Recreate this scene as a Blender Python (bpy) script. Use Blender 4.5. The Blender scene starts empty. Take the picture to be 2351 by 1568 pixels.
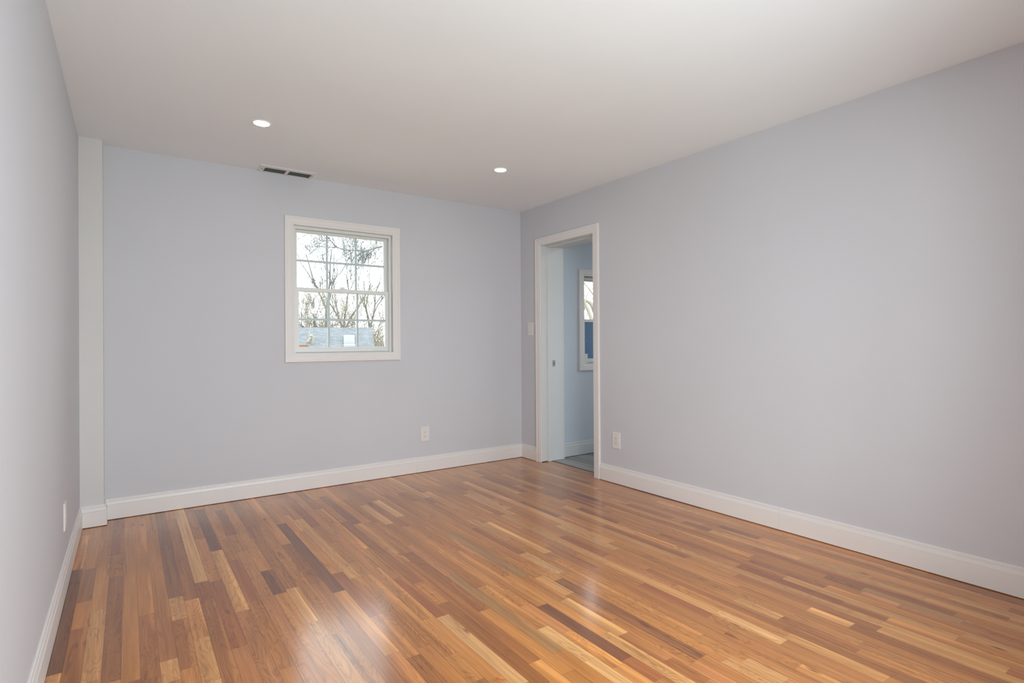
import bpy, math, random
from mathutils import Vector, Matrix

sc = bpy.context.scene
R = math.radians
W2, H2 = 2351, 1568
CEIL = 2.44            # ceiling height
LEFT = -3.471          # left wall plane; right wall plane x = 0, back wall plane y = 0
REAR = -4.62           # wall behind the camera

# ------------------------------------------------------------------ camera
cam_d = bpy.data.cameras.new('camera')
cam_d.sensor_fit = 'HORIZONTAL'; cam_d.sensor_width = 36.0
cam_d.lens = 36.0 * 1264.8 / W2
cam_d.clip_start = 0.02; cam_d.clip_end = 500
cam = bpy.data.objects.new('camera', cam_d); sc.collection.objects.link(cam)
yaw, pitch, roll = R(34.885), R(0.138), R(-0.370)
fwd = Vector((math.sin(yaw) * math.cos(pitch), math.cos(yaw) * math.cos(pitch), math.sin(pitch)))
r0 = Vector((math.cos(yaw), -math.sin(yaw), 0)); u0 = r0.cross(fwd)
rgt = r0 * math.cos(roll) + u0 * math.sin(roll); upv = u0 * math.cos(roll) - r0 * math.sin(roll)
mw = Matrix((rgt, upv, -fwd)).transposed().to_4x4()
mw.translation = Vector((-3.2209, -4.4584, 1.1369))
cam.matrix_world = mw
sc.camera = cam

# ------------------------------------------------------------------ view, world, large lights
sc.view_settings.view_transform = 'Standard'
sc.view_settings.look = 'None'
sc.view_settings.gamma = 1.0
sc.view_settings.use_curve_mapping = False
sc.view_settings.exposure = 0.0
try:
    sc.cycles.diffuse_bounces = 8
    sc.cycles.glossy_bounces = 5
    sc.cycles.transparent_max_bounces = 16
    sc.cycles.max_bounces = 14
    sc.cycles.caustics_reflective = False
    sc.cycles.caustics_refractive = False
    sc.cycles.sample_clamp_indirect = 8.0
except Exception:
    pass
SKY = 4.7
world = bpy.data.worlds.new('overcast_sky'); sc.world = world
world.use_nodes = True
wn = world.node_tree.nodes; wl = world.node_tree.links; wn.clear()
wo = wn.new('ShaderNodeOutputWorld'); wb = wn.new('ShaderNodeBackground')
tc = wn.new('ShaderNodeTexCoord'); sx = wn.new('ShaderNodeSeparateXYZ'); wr = wn.new('ShaderNodeValToRGB')
wr.color_ramp.elements[0].position = 0.0; wr.color_ramp.elements[0].color = (0.93, 0.965, 1.0, 1)
wr.color_ramp.elements[1].position = 0.7; wr.color_ramp.elements[1].color = (0.86, 0.93, 1.0, 1)
wl.new(tc.outputs['Generated'], sx.inputs[0]); wl.new(sx.outputs['Z'], wr.inputs[0])
wl.new(wr.outputs[0], wb.inputs['Color']); wb.inputs['Strength'].default_value = SKY
wl.new(wb.outputs[0], wo.inputs['Surface'])

def portal(name, loc, rot, w, h):
    d = bpy.data.lights.new(name, 'AREA'); d.shape = 'RECTANGLE'; d.size = w; d.size_y = h
    try: d.cycles.is_portal = True
    except Exception: return
    o = bpy.data.objects.new(name, d); o.location = loc; o.rotation_euler = rot
    sc.collection.objects.link(o)
RW = (-2.95, -1.17, 0.12, 2.12)          # added rear window opening, sized for the ceiling light: x0 x1 z0 z1
LAMP_POWER = 64.0
portal('added_window_portal', ((RW[0]+RW[1])/2, REAR-0.16, (RW[2]+RW[3])/2), (R(90), 0, 0), RW[1]-RW[0], RW[3]-RW[2])
# added fill light, tilted up through the rear opening to brighten the ceiling
dl = bpy.data.lights.new('rear_fill_light', 'AREA'); dl.shape = 'RECTANGLE'; dl.size = 1.75; dl.size_y = 1.9
dl.energy = 77.0; dl.color = (0.84, 0.93, 1.0)
dlo = bpy.data.objects.new('rear_fill_light', dl); dlo.location = ((RW[0]+RW[1])/2, REAR-0.22, (RW[2]+RW[3])/2); dlo.rotation_euler = (R(108), 0, 0)
sc.collection.objects.link(dlo)
portal('back_window_portal', (-1.764, 0.16, 1.563), (R(-90), 0, 0), 0.80, 0.99)
portal('bath_window_portal', (0.94, -0.05, 1.365), (R(-90), 0, 0), 0.70, 0.9)
portal('bath_side_portal', (2.36, -1.5, 1.5), (R(90), 0, R(90)), 1.2, 1.2)

# ------------------------------------------------------------------ helpers
class MB:
    """collects faces in world space, builds one mesh object"""
    def __init__(s): s.v = []; s.f = []
    def face(s, pts):
        n = len(s.v); s.v += [Vector(p) for p in pts]; s.f.append(tuple(range(n, n + len(pts))))
    def box(s, x0, x1, y0, y1, z0, z1):
        x0, x1 = sorted((x0, x1)); y0, y1 = sorted((y0, y1)); z0, z1 = sorted((z0, z1))
        n = len(s.v)
        s.v += [Vector(p) for p in ((x0,y0,z0),(x1,y0,z0),(x1,y1,z0),(x0,y1,z0),(x0,y0,z1),(x1,y0,z1),(x1,y1,z1),(x0,y1,z1))]
        for f in ((0,3,2,1),(4,5,6,7),(0,1,5,4),(1,2,6,5),(2,3,7,6),(3,0,4,7)): s.f.append(tuple(n + i for i in f))
        return s
    def bbox(s, x0, x1, y0, y1, z0, z1, b=0.002):
        """box with chamfered edges"""
        x0, x1 = sorted((x0, x1)); y0, y1 = sorted((y0, y1)); z0, z1 = sorted((z0, z1))
        import bmesh
        bm = bmesh.new(); bmesh.ops.create_cube(bm, size=1.0)
        for v in bm.verts:
            v.co = Vector(((x0+x1)/2 + v.co.x*(x1-x0), (y0+y1)/2 + v.co.y*(y1-y0), (z0+z1)/2 + v.co.z*(z1-z0)))
        b = min(b, 0.45*min(x1-x0, y1-y0, z1-z0))
        bmesh.ops.bevel(bm, geom=list(bm.edges), offset=b, segments=2, profile=0.7, affect='EDGES')
        n = len(s.v); bm.verts.index_update()
        s.v += [v.co.copy() for v in bm.verts]
        for f in bm.faces: s.f.append(tuple(n + v.index for v in f.verts))
        bm.free(); return s
    def tube(s, pts, rads, k=5, cap=True):
        pts = [Vector(p) for p in pts]; n0 = len(s.v)
        ref = Vector((0.31, 0.17, 0.93)).normalized()
        for i, p in enumerate(pts):
            d = (pts[min(i+1, len(pts)-1)] - pts[max(i-1, 0)])
            if d.length < 1e-9: d = Vector((0,0,1))
            d.normalize(); a = d.cross(ref)
            if a.length < 1e-3: a = d.cross(Vector((1,0,0)))
            a.normalize(); b = d.cross(a)
            for j in range(k):
                t = 2*math.pi*j/k
                s.v.append(p + (a*math.cos(t) + b*math.sin(t))*rads[i])
        for i in range(len(pts)-1):
            for j in range(k):
                s.f.append((n0+i*k+j, n0+i*k+(j+1)%k, n0+(i+1)*k+(j+1)%k, n0+(i+1)*k+j))
        if cap:
            s.f.append(tuple(n0+j for j in reversed(range(k)))); s.f.append(tuple(n0+(len(pts)-1)*k+j for j in range(k)))
        return s
    def lathe(s, c, axis_pts, k=48):
        """axis_pts: list of (radius, z offset) around a vertical axis at c"""
        n0 = len(s.v); c = Vector(c)
        for r, z in axis_pts:
            for j in range(k):
                t = 2*math.pi*j/k
                s.v.append(c + Vector((r*math.cos(t), r*math.sin(t), z)))
        for i in range(len(axis_pts)-1):
            for j in range(k):
                s.f.append((n0+i*k+j, n0+i*k+(j+1)%k, n0+(i+1)*k+(j+1)%k, n0+(i+1)*k+j))
        return s
    def sweep(s, path, prof, closed, P):
        """mitred moulding: path = 2D corners (counter-clockwise, moulding grows outward on the right), prof = (offset outward, depth), P(u,v,depth)->world"""
        n = len(path); rings = []
        for i in range(n):
            p = Vector(path[i])
            a = Vector(path[i-1]) if (closed or i > 0) else None
            b = Vector(path[(i+1) % n]) if (closed or i < n-1) else None
            nrm = []
            for q0, q1 in ((a, p), (p, b)):
                if q0 is None or q1 is None: continue
                d = (q1-q0).normalized(); nrm.append(Vector((d.y, -d.x)))
            if len(nrm) == 2:
                m = (nrm[0]+nrm[1]); m = m / (1 + nrm[0].dot(nrm[1]))
            else: m = nrm[0]
            rings.append([P(p.x + m.x*w, p.y + m.y*w, d) for w, d in prof])
        n0 = len(s.v); k = len(prof)
        for r in rings: s.v += [Vector(x) for x in r]
        for i in range(n if closed else n-1):
            j = (i+1) % n
            for t in range(k-1):
                s.f.append((n0+i*k+t, n0+i*k+t+1, n0+j*k+t+1, n0+j*k+t))
        if not closed:
            s.f.append(tuple(n0+t for t in range(k))); s.f.append(tuple(n0+(n-1)*k+t for t in reversed(range(k))))
        return s
    def extrude(s, prof, A, B, D):
        """prof = (depth, z) from A to B (2D floor points), depth grows along D"""
        n0 = len(s.v); k = len(prof)
        for P in (A, B):
            for d, z in prof: s.v.append(Vector((P[0]+D[0]*d, P[1]+D[1]*d, z)))
        for t in range(k-1): s.f.append((n0+t, n0+t+1, n0+k+t+1, n0+k+t))
        s.f.append(tuple(n0+t for t in range(k))); s.f.append(tuple(n0+k+t for t in reversed(range(k))))
        return s
    def build(s, name, m, parent=None, smooth=False, fix=True):
        me = bpy.data.meshes.new(name)
        org = Vector((0,0,0))
        if parent is not None:
            q = parent
            while q is not None: org = org + q.location; q = q.parent
        me.from_pydata([tuple(v - org) for v in s.v], [], s.f)
        if fix:
            import bmesh
            bm = bmesh.new(); bm.from_mesh(me); bmesh.ops.recalc_face_normals(bm, faces=bm.faces); bm.to_mesh(me); bm.free()
        if smooth:
            for p in me.polygons: p.use_smooth = True
        me.materials.append(m)
        o = bpy.data.objects.new(name, me); sc.collection.objects.link(o)
        if parent is not None: o.parent = parent
        return o

def tag(o, label, cat, group=None, kind=None):
    o['label'] = label; o['category'] = cat
    if group: o['group'] = group
    if kind: o['kind'] = kind
    return o
def thing(name, label, cat, loc, group=None, kind=None):
    o = bpy.data.objects.new(name, None); o.empty_display_size = 0.05
    o.location = loc; sc.collection.objects.link(o)
    return tag(o, label, cat, group, kind)

def mat(name, col, rough=0.5, spec=0.5, metal=0.0):
    m = bpy.data.materials.new(name); m.use_nodes = True
    b = m.node_tree.nodes['Principled BSDF']
    b.inputs['Base Color'].default_value = (*col, 1); b.inputs['Roughness'].default_value = rough
    b.inputs['Specular IOR Level'].default_value = spec; b.inputs['Metallic'].default_value = metal
    return m
def N(m, t, **kw):
    n = m.node_tree.nodes.new(t)
    for k, v in kw.items():
        if hasattr(n, k): setattr(n, k, v)
        else: n.inputs[k].default_value = v
    return n
def paint(name, col, rough, var=0.03, bump=0.04, scale=220.0):
    """rolled wall paint: faint mottling and a fine roller stipple"""
    m = mat(name, col, rough, 0.35); L = m.node_tree.links; b = m.node_tree.nodes['Principled BSDF']
    g = N(m, 'ShaderNodeNewGeometry'); n1 = N(m, 'ShaderNodeTexNoise', Scale=1.6, Detail=3.0); n2 = N(m, 'ShaderNodeTexNoise', Scale=scale, Detail=2.0)
    L.new(g.outputs['Position'], n1.inputs['Vector']); L.new(g.outputs['Position'], n2.inputs['Vector'])
    mr = N(m, 'ShaderNodeMapRange'); mr.inputs['To Min'].default_value = 1-var; mr.inputs['To Max'].default_value = 1+var
    L.new(n1.outputs['Fac'], mr.inputs['Value'])
    hs = N(m, 'ShaderNodeHueSaturation'); hs.inputs['Color'].default_value = (*col, 1)
    L.new(mr.outputs[0], hs.inputs['Value']); L.new(hs.outputs[0], b.inputs['Base Color'])
    bp = N(m, 'ShaderNodeBump', Strength=bump, Distance=0.002); L.new(n2.outputs['Fac'], bp.inputs['Height']); L.new(bp.outputs[0], b.inputs['Normal'])
    return m

WALL = (0.608, 0.616, 0.648)
M_wall = paint('lavender_grey_wall_paint', WALL, 0.75)
M_bath = paint('pale_blue_wall_paint', (0.60, 0.655, 0.725), 0.6)
M_ceil = paint('ceiling_white_paint', (0.850, 0.882, 0.893), 0.9)
M_trim = paint('trim_white_enamel', (0.79, 0.765, 0.745), 0.35, 0.015, 0.01)
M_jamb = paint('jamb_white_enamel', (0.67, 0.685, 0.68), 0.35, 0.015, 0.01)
M_post = paint('primer_white_board', (0.665, 0.66, 0.645), 0.6, 0.06, 0.05, 60)
M_vinyl = mat('white_vinyl', (0.78, 0.79, 0.77), 0.35)
M_grille = mat('window_grille_white', (0.74, 0.78, 0.80), 0.4)
M_gasket = mat('grey_gasket', (0.20, 0.22, 0.20), 0.6)
M_plate = mat('white_plastic_plate', (0.76, 0.73, 0.70), 0.35)
M_slot = mat('dark_slot', (0.10, 0.095, 0.09), 0.6)
M_metal = mat('brushed_nickel', (0.52, 0.56, 0.58), 0.35, 0.5, 0.9)
M_rawwood = mat('raw_wood_hole', (0.42, 0.16, 0.035), 0.7)
M_vent = mat('white_enamel_steel', (0.74, 0.73, 0.72), 0.4)
M_louver = mat('grey_louver', (0.62, 0.66, 0.64), 0.5)
M_duct = mat('dark_duct', (0.22, 0.24, 0.23), 0.8)
M_screw = mat('painted_screw', (0.34, 0.33, 0.32), 0.5)
M_gap = mat('dark_floor_gap', (0.05, 0.022, 0.01), 0.9)

def emis(name, col, s):
    m = bpy.data.materials.new(name); m.use_nodes = True; nt = m.node_tree; nt.nodes.clear()
    e = nt.nodes.new('ShaderNodeEmission'); e.inputs['Color'].default_value = (*col, 1); e.inputs['Strength'].default_value = s
    o = nt.nodes.new('ShaderNodeOutputMaterial'); nt.links.new(e.outputs[0], o.inputs[0]); return m
LENS_R = 0.043
M_lens = emis('warm_led_lens', (1.0, 0.94, 0.87), LAMP_POWER)
M_bath_fill = emis('bath_fill_lens', (0.92, 0.96, 1.0), 320.0)

def glass_mat():
    m = bpy.data.materials.new('clear_window_glass'); m.use_nodes = True; nt = m.node_tree; nt.nodes.clear()
    o = nt.nodes.new('ShaderNodeOutputMaterial'); mx = nt.nodes.new('ShaderNodeMixShader')
    t = nt.nodes.new('ShaderNodeBsdfTransparent'); t.inputs[0].default_value = (0.965, 0.985, 0.98, 1)
    g = nt.nodes.new('ShaderNodeBsdfGlossy'); g.inputs['Roughness'].default_value = 0.0
    f = nt.nodes.new('ShaderNodeFresnel'); f.inputs['IOR'].default_value = 1.2
    nt.links.new(f.outputs[0], mx.inputs[0]); nt.links.new(t.outputs[0], mx.inputs[1]); nt.links.new(g.outputs[0], mx.inputs[2])
    nt.links.new(mx.outputs[0], o.inputs[0]); return m
M_glass = glass_mat()

def film_mat():
    m = mat('blue_protective_film', (0.06, 0.135, 0.225), 0.35, 0.4); L = m.node_tree.links; b = m.node_tree.nodes['Principled BSDF']
    g = N(m, 'ShaderNodeNewGeometry'); n1 = N(m, 'ShaderNodeTexNoise', Scale=14.0, Detail=4.0, Distortion=2.0)
    n2 = N(m, 'ShaderNodeTexVoronoi', Scale=55.0); L.new(g.outputs['Position'], n1.inputs['Vector']); L.new(g.outputs['Position'], n2.inputs['Vector'])
    a = N(m, 'ShaderNodeMath', operation='GREATER_THAN'); a.inputs[1].default_value = 0.69; L.new(n1.outputs['Fac'], a.inputs[0])
    c = N(m, 'ShaderNodeMath', operation='LESS_THAN'); c.inputs[1].default_value = 0.11; L.new(n2.outputs['Distance'], c.inputs[0])
    d = N(m, 'ShaderNodeMath', operation='MAXIMUM'); L.new(a.outputs[0], d.inputs[0]); L.new(c.outputs[0], d.inputs[1])
    e = N(m, 'ShaderNodeMath', operation='MULTIPLY'); e.inputs[1].default_value = 0.5; L.new(d.outputs[0], e.inputs[0])
    mx = N(m, 'ShaderNodeMix', data_type='RGBA'); mx.inputs[6].default_value = (0.06, 0.135, 0.225, 1); mx.inputs[7].default_value = (0.35, 0.5, 0.6, 1)
    L.new(e.outputs[0], mx.inputs[0]); L.new(mx.outputs[2], b.inputs['Base Color'])
    tr = N(m, 'ShaderNodeBsdfTranslucent'); tr.inputs[0].default_value = (0.035, 0.075, 0.125, 1)
    ad = N(m, 'ShaderNodeAddShader'); o = m.node_tree.nodes['Material Output']
    L.new(b.outputs[0], ad.inputs[0]); L.new(tr.outputs[0], ad.inputs[1]); L.new(ad.outputs[0], o.inputs[0])
    return m
M_film = film_mat()

# ------------------------------------------------------------------ strip floor
TONES = {'M': (.475,.180,.045), 'O': (.535,.212,.054), 'L': (.62,.285,.088), 'C': (.71,.365,.135), 'B': (.375,.135,.036), 'W': (.30,.110,.034),
         'D': (.215,.076,.029), 'K': (.06,.026,.014), 'E': (.375,.122,.036), 'P': (.52,.202,.064), 'G': (.40,.193,.066)}
def wood_mat():
    m = mat('oak_strip_floor', (.5,.2,.08), 0.3, 0.05); nt = m.node_tree; L = nt.links; b = nt.nodes['Principled BSDF']
    at = N(m, 'ShaderNodeAttribute', attribute_name='board_color'); asd = N(m, 'ShaderNodeAttribute', attribute_name='board_seed')
    uv = N(m, 'ShaderNodeUVMap', uv_map='board_uv'); g = N(m, 'ShaderNodeNewGeometry')
    sp = N(m, 'ShaderNodeSeparateXYZ'); L.new(g.outputs['Position'], sp.inputs[0])
    def mth(op, a, bb=None, cc=None):
        n = N(m, 'ShaderNodeMath', operation=op)
        for i, x in enumerate((a, bb, cc)):
            if x is None: continue
            if isinstance(x, (int, float)): n.inputs[i].default_value = x
            else: L.new(x, n.inputs[i])
        return n.outputs[0]
    sd = mth('MULTIPLY', asd.outputs['Fac'], 97.0)
    def coords(sx_, sy_):
        c = N(m, 'ShaderNodeCombineXYZ')
        L.new(mth('MULTIPLY_ADD', sp.outputs['X'], sx_, sd), c.inputs[0]); L.new(mth('MULTIPLY', sp.outputs['Y'], sy_), c.inputs[1]); L.new(sd, c.inputs[2])
        return c.outputs[0]
    fine = N(m, 'ShaderNodeTexNoise', Scale=1.0, Detail=5.0, Roughness=0.65); L.new(coords(260, 7), fine.inputs['Vector'])
    streak = N(m, 'ShaderNodeTexNoise', Scale=1.0, Detail=4.0, Roughness=0.55, Distortion=0.6); L.new(coords(60, 1.6), streak.inputs['Vector'])
    fig = N(m, 'ShaderNodeTexNoise', Scale=1.0, Detail=2.0, Roughness=0.4, Distortion=0.9); L.new(coords(15, 2.4), fig.inputs['Vector'])
    rings = mth('SINE', mth('MULTIPLY', fig.outputs['Fac'], 95.0))
    rings = mth('POWER', mth('MULTIPLY_ADD', rings, 0.5, 0.5), 3.5)                       # thin contour lines: cathedral figure
    bf = mth('GREATER_THAN', mth('FRACT', mth('MULTIPLY', asd.outputs['Fac'], 7.13)), 0.45)   # only flat-sawn boards are figured
    rings = mth('MULTIPLY', rings, mth('MULTIPLY_ADD', bf, 0.21, 0.03))
    blot = N(m, 'ShaderNodeTexNoise', Scale=1.0, Detail=3.0, Distortion=1.2); L.new(coords(20, 3.0), blot.inputs['Vector'])
    miner = N(m, 'ShaderNodeMapRange'); miner.inputs['From Min'].default_value = 0.64; miner.inputs['From Max'].default_value = 0.80
    miner.inputs['To Max'].default_value = 0.55; L.new(blot.outputs['Fac'], miner.inputs['Value'])
    v = mth('MULTIPLY_ADD', fine.outputs['Fac'], 0.62, 0.70)
    v = mth('MULTIPLY', v, mth('MULTIPLY_ADD', streak.outputs['Fac'], 1.0, 0.52))
    low = N(m, 'ShaderNodeTexNoise', Scale=1.0, Detail=2.0); L.new(coords(9, 1.3), low.inputs['Vector'])
    v = mth('MULTIPLY', v, mth('MULTIPLY_ADD', low.outputs['Fac'], 0.60, 0.70))
    v = mth('MAXIMUM', mth('SUBTRACT', v, rings), 0.05); v = mth('MULTIPLY', v, mth('SUBTRACT', 1.0, miner.outputs[0]))
    # thin dark mineral streaks, a few knots, pale sapwood along one edge of some boards
    ms = N(m, 'ShaderNodeTexNoise', Scale=1.0, Detail=3.0, Distortion=0.4); L.new(coords(75, 0.9), ms.inputs['Vector'])
    ms2 = N(m, 'ShaderNodeMapRange'); ms2.inputs['From Min'].default_value = 0.62; ms2.inputs['From Max'].default_value = 0.72; ms2.inputs['To Max'].default_value = 0.42
    L.new(ms.outputs['Fac'], ms2.inputs['Value']); v = mth('MULTIPLY', v, mth('SUBTRACT', 1.0, ms2.outputs[0]))
    kn = N(m, 'ShaderNodeTexVoronoi', Scale=1.0); L.new(coords(13, 4.5), kn.inputs['Vector'])
    ks = N(m, 'ShaderNodeSeparateColor'); L.new(kn.outputs['Color'], ks.inputs[0])
    kd = N(m, 'ShaderNodeMapRange'); kd.inputs['From Min'].default_value = 0.16; kd.inputs['From Max'].default_value = 0.04; kd.inputs['To Max'].default_value = 0.7
    L.new(kn.outputs['Distance'], kd.inputs['Value'])
    v = mth('MULTIPLY', v, mth('SUBTRACT', 1.0, mth('MULTIPLY', kd.outputs[0], mth('GREATER_THAN', ks.outputs[0], 0.84))))
    us = N(m, 'ShaderNodeSeparateXYZ'); L.new(uv.outputs['UV'], us.inputs[0])
    wob = mth('ADD', us.outputs['X'], mth('MULTIPLY', mth('SUBTRACT', low.outputs['Fac'], 0.5), 1.6))
    sw = N(m, 'ShaderNodeMapRange'); sw.inputs['From Min'].default_value = 0.66; sw.inputs['From Max'].default_value = 0.80; L.new(wob, sw.inputs['Value'])
    sap = mth('MULTIPLY', sw.outputs[0], mth('LESS_THAN', mth('FRACT', mth('MULTIPLY', asd.outputs['Fac'], 13.7)), 0.30))
    v = mth('MULTIPLY', v, mth('MULTIPLY_ADD', sap, 0.34, 1.0))
    # dark V between the strips
    eu = mth('MINIMUM', us.outputs['X'], mth('SUBTRACT', 1.0, us.outputs['X']))           # 0..0.5 of the width
    eu = mth('MULTIPLY', eu, 0.0562)
    edge = N(m, 'ShaderNodeMapRange'); edge.inputs['From Min'].default_value = 0.0003; edge.inputs['From Max'].default_value = 0.0011
    edge.inputs['To Min'].default_value = 0.40; L.new(mth('MINIMUM', eu, us.outputs['Y']), edge.inputs['Value'])
    v = mth('MULTIPLY', v, edge.outputs[0])
    mx = N(m, 'ShaderNodeMix', data_type='RGBA', blend_type='MULTIPLY'); mx.inputs[0].default_value = 1.0
    L.new(at.outputs['Color'], mx.inputs[6]); cb = N(m, 'ShaderNodeCombineColor')
    for i in range(3): L.new(mth('POWER', v, (0.9, 1.05, 1.2)[i]), cb.inputs[i])
    L.new(cb.outputs[0], mx.inputs[7]); L.new(mx.outputs[2], b.inputs['Base Color'])
    L.new(mth('MULTIPLY_ADD', streak.outputs['Fac'], 0.10, 0.27), b.inputs['Roughness'])
    b.inputs['Coat Weight'].default_value = 1.0; b.inputs['Coat Roughness'].default_value = 0.175; b.inputs['Coat IOR'].default_value = 1.54
    bp = N(m, 'ShaderNodeBump', Strength=0.06, Distance=0.001); L.new(v, bp.inputs['Height']); L.new(bp.outputs[0], b.inputs['Normal'])
    return m
M_wood = wood_mat()
BOARDS = {-4: [(-0.285, -0.896, 'O'), (-0.902, -1.985, 'D')], -3: [(-0.92, -1.361, 'B')], -2: [(-0.926, -1.494, 'O'), (-1.517, -2.109, 'L')], -1: [(0.001, -0.773, 'E'), (-0.773, -1.113, 'M'), (-1.125, -2.151, 'W')], 0: [(-0.623, -2.188, 'O')], 1: [(-0.095, -1.662, 'M'), (-1.666, -2.203, 'B')], 2: [(-0.415, -1.741, 'M'), (-2.112, -2.267, 'L')], 3: [(-0.043, -1.549, 'W'), (-1.549, -1.791, 'L'), (-1.791, -2.211, 'B')], 4: [(-0.222, -1.615, 'B'), (-2.01, -2.345, 'L')], 5: [(-0.051, -1.433, 'C'), (-1.44, -1.662, 'E')], 6: [(-0.109, -0.751, 'B'), (-0.764, -1.458, 'P'), (-1.476, -2.168, 'E')], 7: [(-0.096, -1.023, 'D'), (-1.027, -1.864, 'L')], 8: [(-1.228, -1.791, 'E')], 9: [(-0.795, -1.125, 'O'), (-1.136, -2.378, 'P')], 10: [(-1.472, -1.785, 'D')], 13: [(-0.558, -1.149, 'O')], 14: [(-0.755, -1.923, 'D'), (-0.765, -1.26, 'B')], 15: [(-1.711, -2.236, 'E'), (-2.604, -2.809, 'B')], 16: [(-0.727, -1.817, 'L')], 17: [(-1.283, -1.82, 'O'), (-2.674, -2.863, 'O')], 19: [(-1.944, -2.402, 'E'), (-2.424, -2.967, 'C')], 20: [(-2.3, -3.012, 'B')], 21: [(-0.272, -1.037, 'W')], 22: [(-2.461, -3.004, 'O')], 23: [(-2.058, -2.888, 'G')], 24: [(-0.67, -1.162, 'L'), (-2.718, -2.991, 'C'), (-2.997, -3.176, 'C')], 25: [(-2.526, -2.798, 'P')], 26: [(-0.615, -1.063, 'C'), (-2.57, -3.064, 'D'), (-3.066, -3.213, 'E')], 27: [(-0.124, -0.233, 'B'), (-2.895, -3.3, 'L')], 28: [(-1.517, -2.292, 'G'), (-2.585, -2.94, 'L'), (-3.155, -3.311, 'B')], 29: [(-2.333, -2.558, 'L')], 30: [(-1.73, -2.138, 'P'), (-2.413, -3.214, 'W')], 31: [(-0.532, -1.542, 'M'), (-1.542, -2.046, 'B'), (-2.046, -2.36, 'C'), (-3.272, -3.466, 'L')], 32: [(-0.05, -0.765, 'L'), (-0.801, -0.918, 'W'), (-1.387, -1.842, 'L'), (-3.314, -3.464, 'L')], 33: [(-0.622, -1.118, 'L')], 34: [(-2.05, -2.415, 'B')], 35: [(-1.368, -1.723, 'P'), (-2.679, -3.047, 'E')], 36: [(-1.429, -2.392, 'L'), (-2.392, -3.044, 'L'), (-3.047, -3.333, 'C')], 37: [(-1.97, -2.333, 'E'), (-2.781, -3.313, 'O'), (-3.333, -3.656, 'L')], 38: [(-0.772, -1.339, 'L'), (-2.578, -3.281, 'B')], 39: [(-1.806, -2.299, 'C'), (-3.024, -3.228, 'L'), (-3.228, -3.521, 'B')], 40: [(-0.525, -1.223, 'L'), (-1.259, -2.205, 'L')], 41: [(-1.266, -1.675, 'W')], 42: [(-2.035, -2.573, 'L'), (-3.254, -3.424, 'L')], 43: [(-0.35, -1.079, 'L')], 44: [(-1.519, -2.183, 'L'), (-3.481, -3.874, 'L')], 45: [(-2.816, -3.31, 'E'), (-3.318, -3.485, 'B')], 46: [(-3.028, -3.7, 'L')], 47: [(-0.498, -1.062, 'L'), (-3.7, -3.883, 'L')], 48: [(-3.313, -3.464, 'P')], 49: [(-1.319, -1.562, 'D'), (-3.136, -3.302, 'W'), (-3.32, -3.669, 'G')], 51: [(-0.457, -0.58, 'W'), (-1.573, -1.745, 'L'), (-1.777, -2.132, 'B'), (-2.216, -2.417, 'W'), (-2.421, -2.75, 'L'), (-2.75, -2.955, 'L'), (-3.014, -3.501, 'L'), (-3.284, -3.381, 'K')], 52: [(-2.827, -3.27, 'L')], 53: [(-2.4, -2.663, 'W')], 55: [(-1.819, -2.476, 'L')]}

def strip_floor():
    rnd = random.Random(11); X0, WD = -3.245, 0.0562
    V, F, cols, seeds, uvs = [], [], [], [], []
    def put(x0, x1, ya, yb, tone):
        n = len(V); V.extend([(x0,ya,0),(x0,yb,0),(x1,yb,0),(x1,ya,0)]); F.append((n,n+1,n+2,n+3))
        c = TONES[tone]; j = 1 + rnd.uniform(-.09, .09); w = rnd.uniform(-.05, .05)
        cols.append((c[0]*j*(1+w*.3), c[1]*j, c[2]*j*(1-w), 1)); seeds.append(rnd.random())
        ln = ya - yb
        uvs.append(((0, ln*0), (0, 0), (1, 0), (1, 0), ln, (ya, yb)))
    pool = 'MMMMMMMMOOOOOOOBBBPPLE'
    r = -5
    while X0 + r*WD < 0.118:
        x0, x1 = X0 + r*WD, min(X0 + (r+1)*WD, 0.117)
        x0c = max(x0, LEFT)
        if x1 > x0c:
            top, bot = (0.0, REAR) if x0 < 0 else (-0.315, -1.05)
            if x0 < 0 < x1: x1 = 0.0
            marks = [(a, b, t) for a, b, t in BOARDS.get(r, []) if x0 < -0.02]
            y = top + rnd.uniform(0, 0.0)
            first = True
            seq = []
            for a, b, t in marks + [(bot, None, None)]:
                if b is not None and b > y - 0.03: continue
                a = min(a, y)
                while y - a > 0.06:
                    ln = rnd.choice((.28,.38,.5,.62,.75,.9,1.1,1.3))
                    if first: ln *= rnd.uniform(.4, 1); first = False
                    e = max(y - ln, a)
                    if e - a < 0.16: e = a
                    seq.append((y, e, rnd.choice(pool))); y = e
                if b is not None:
                    seq.append((y, b, t)); y = b; first = False
                elif y > a: seq.append((y, a, rnd.choice(pool)))
            for a, b, t in seq:
                if a - b > 1e-4: put(x0c, x1, a, b, t)
        if x0 < 0 and X0 + (r+1)*WD > 0:
            put(0.0, X0+(r+1)*WD, -0.315, -1.05, 'B')
        r += 1
    me = bpy.data.meshes.new('floor'); me.from_pydata(V, [], F)
    me.attributes.new('board_color', 'FLOAT_COLOR', 'FACE'); me.attributes.new('board_seed', 'FLOAT', 'FACE')
    for i in range(len(F)):
        me.attributes['board_color'].data[i].color = cols[i]; me.attributes['board_seed'].data[i].value = seeds[i]
    uvl = me.uv_layers.new(name='board_uv')
    for i, p in enumerate(me.polygons):
        ln = uvs[i][4]
        for li, (u, w) in zip(p.loop_indices, ((0,0),(0,ln),(1,ln),(1,0))): uvl.data[li].uv = (u, w)
    me.materials.append(M_wood)
    o = bpy.data.objects.new('floor', me); sc.collection.objects.link(o)
    tag(o, 'glossy oak strip floor of mixed light and dark orange-brown boards', 'floor', kind='structure')
    return o
strip_floor()

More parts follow.
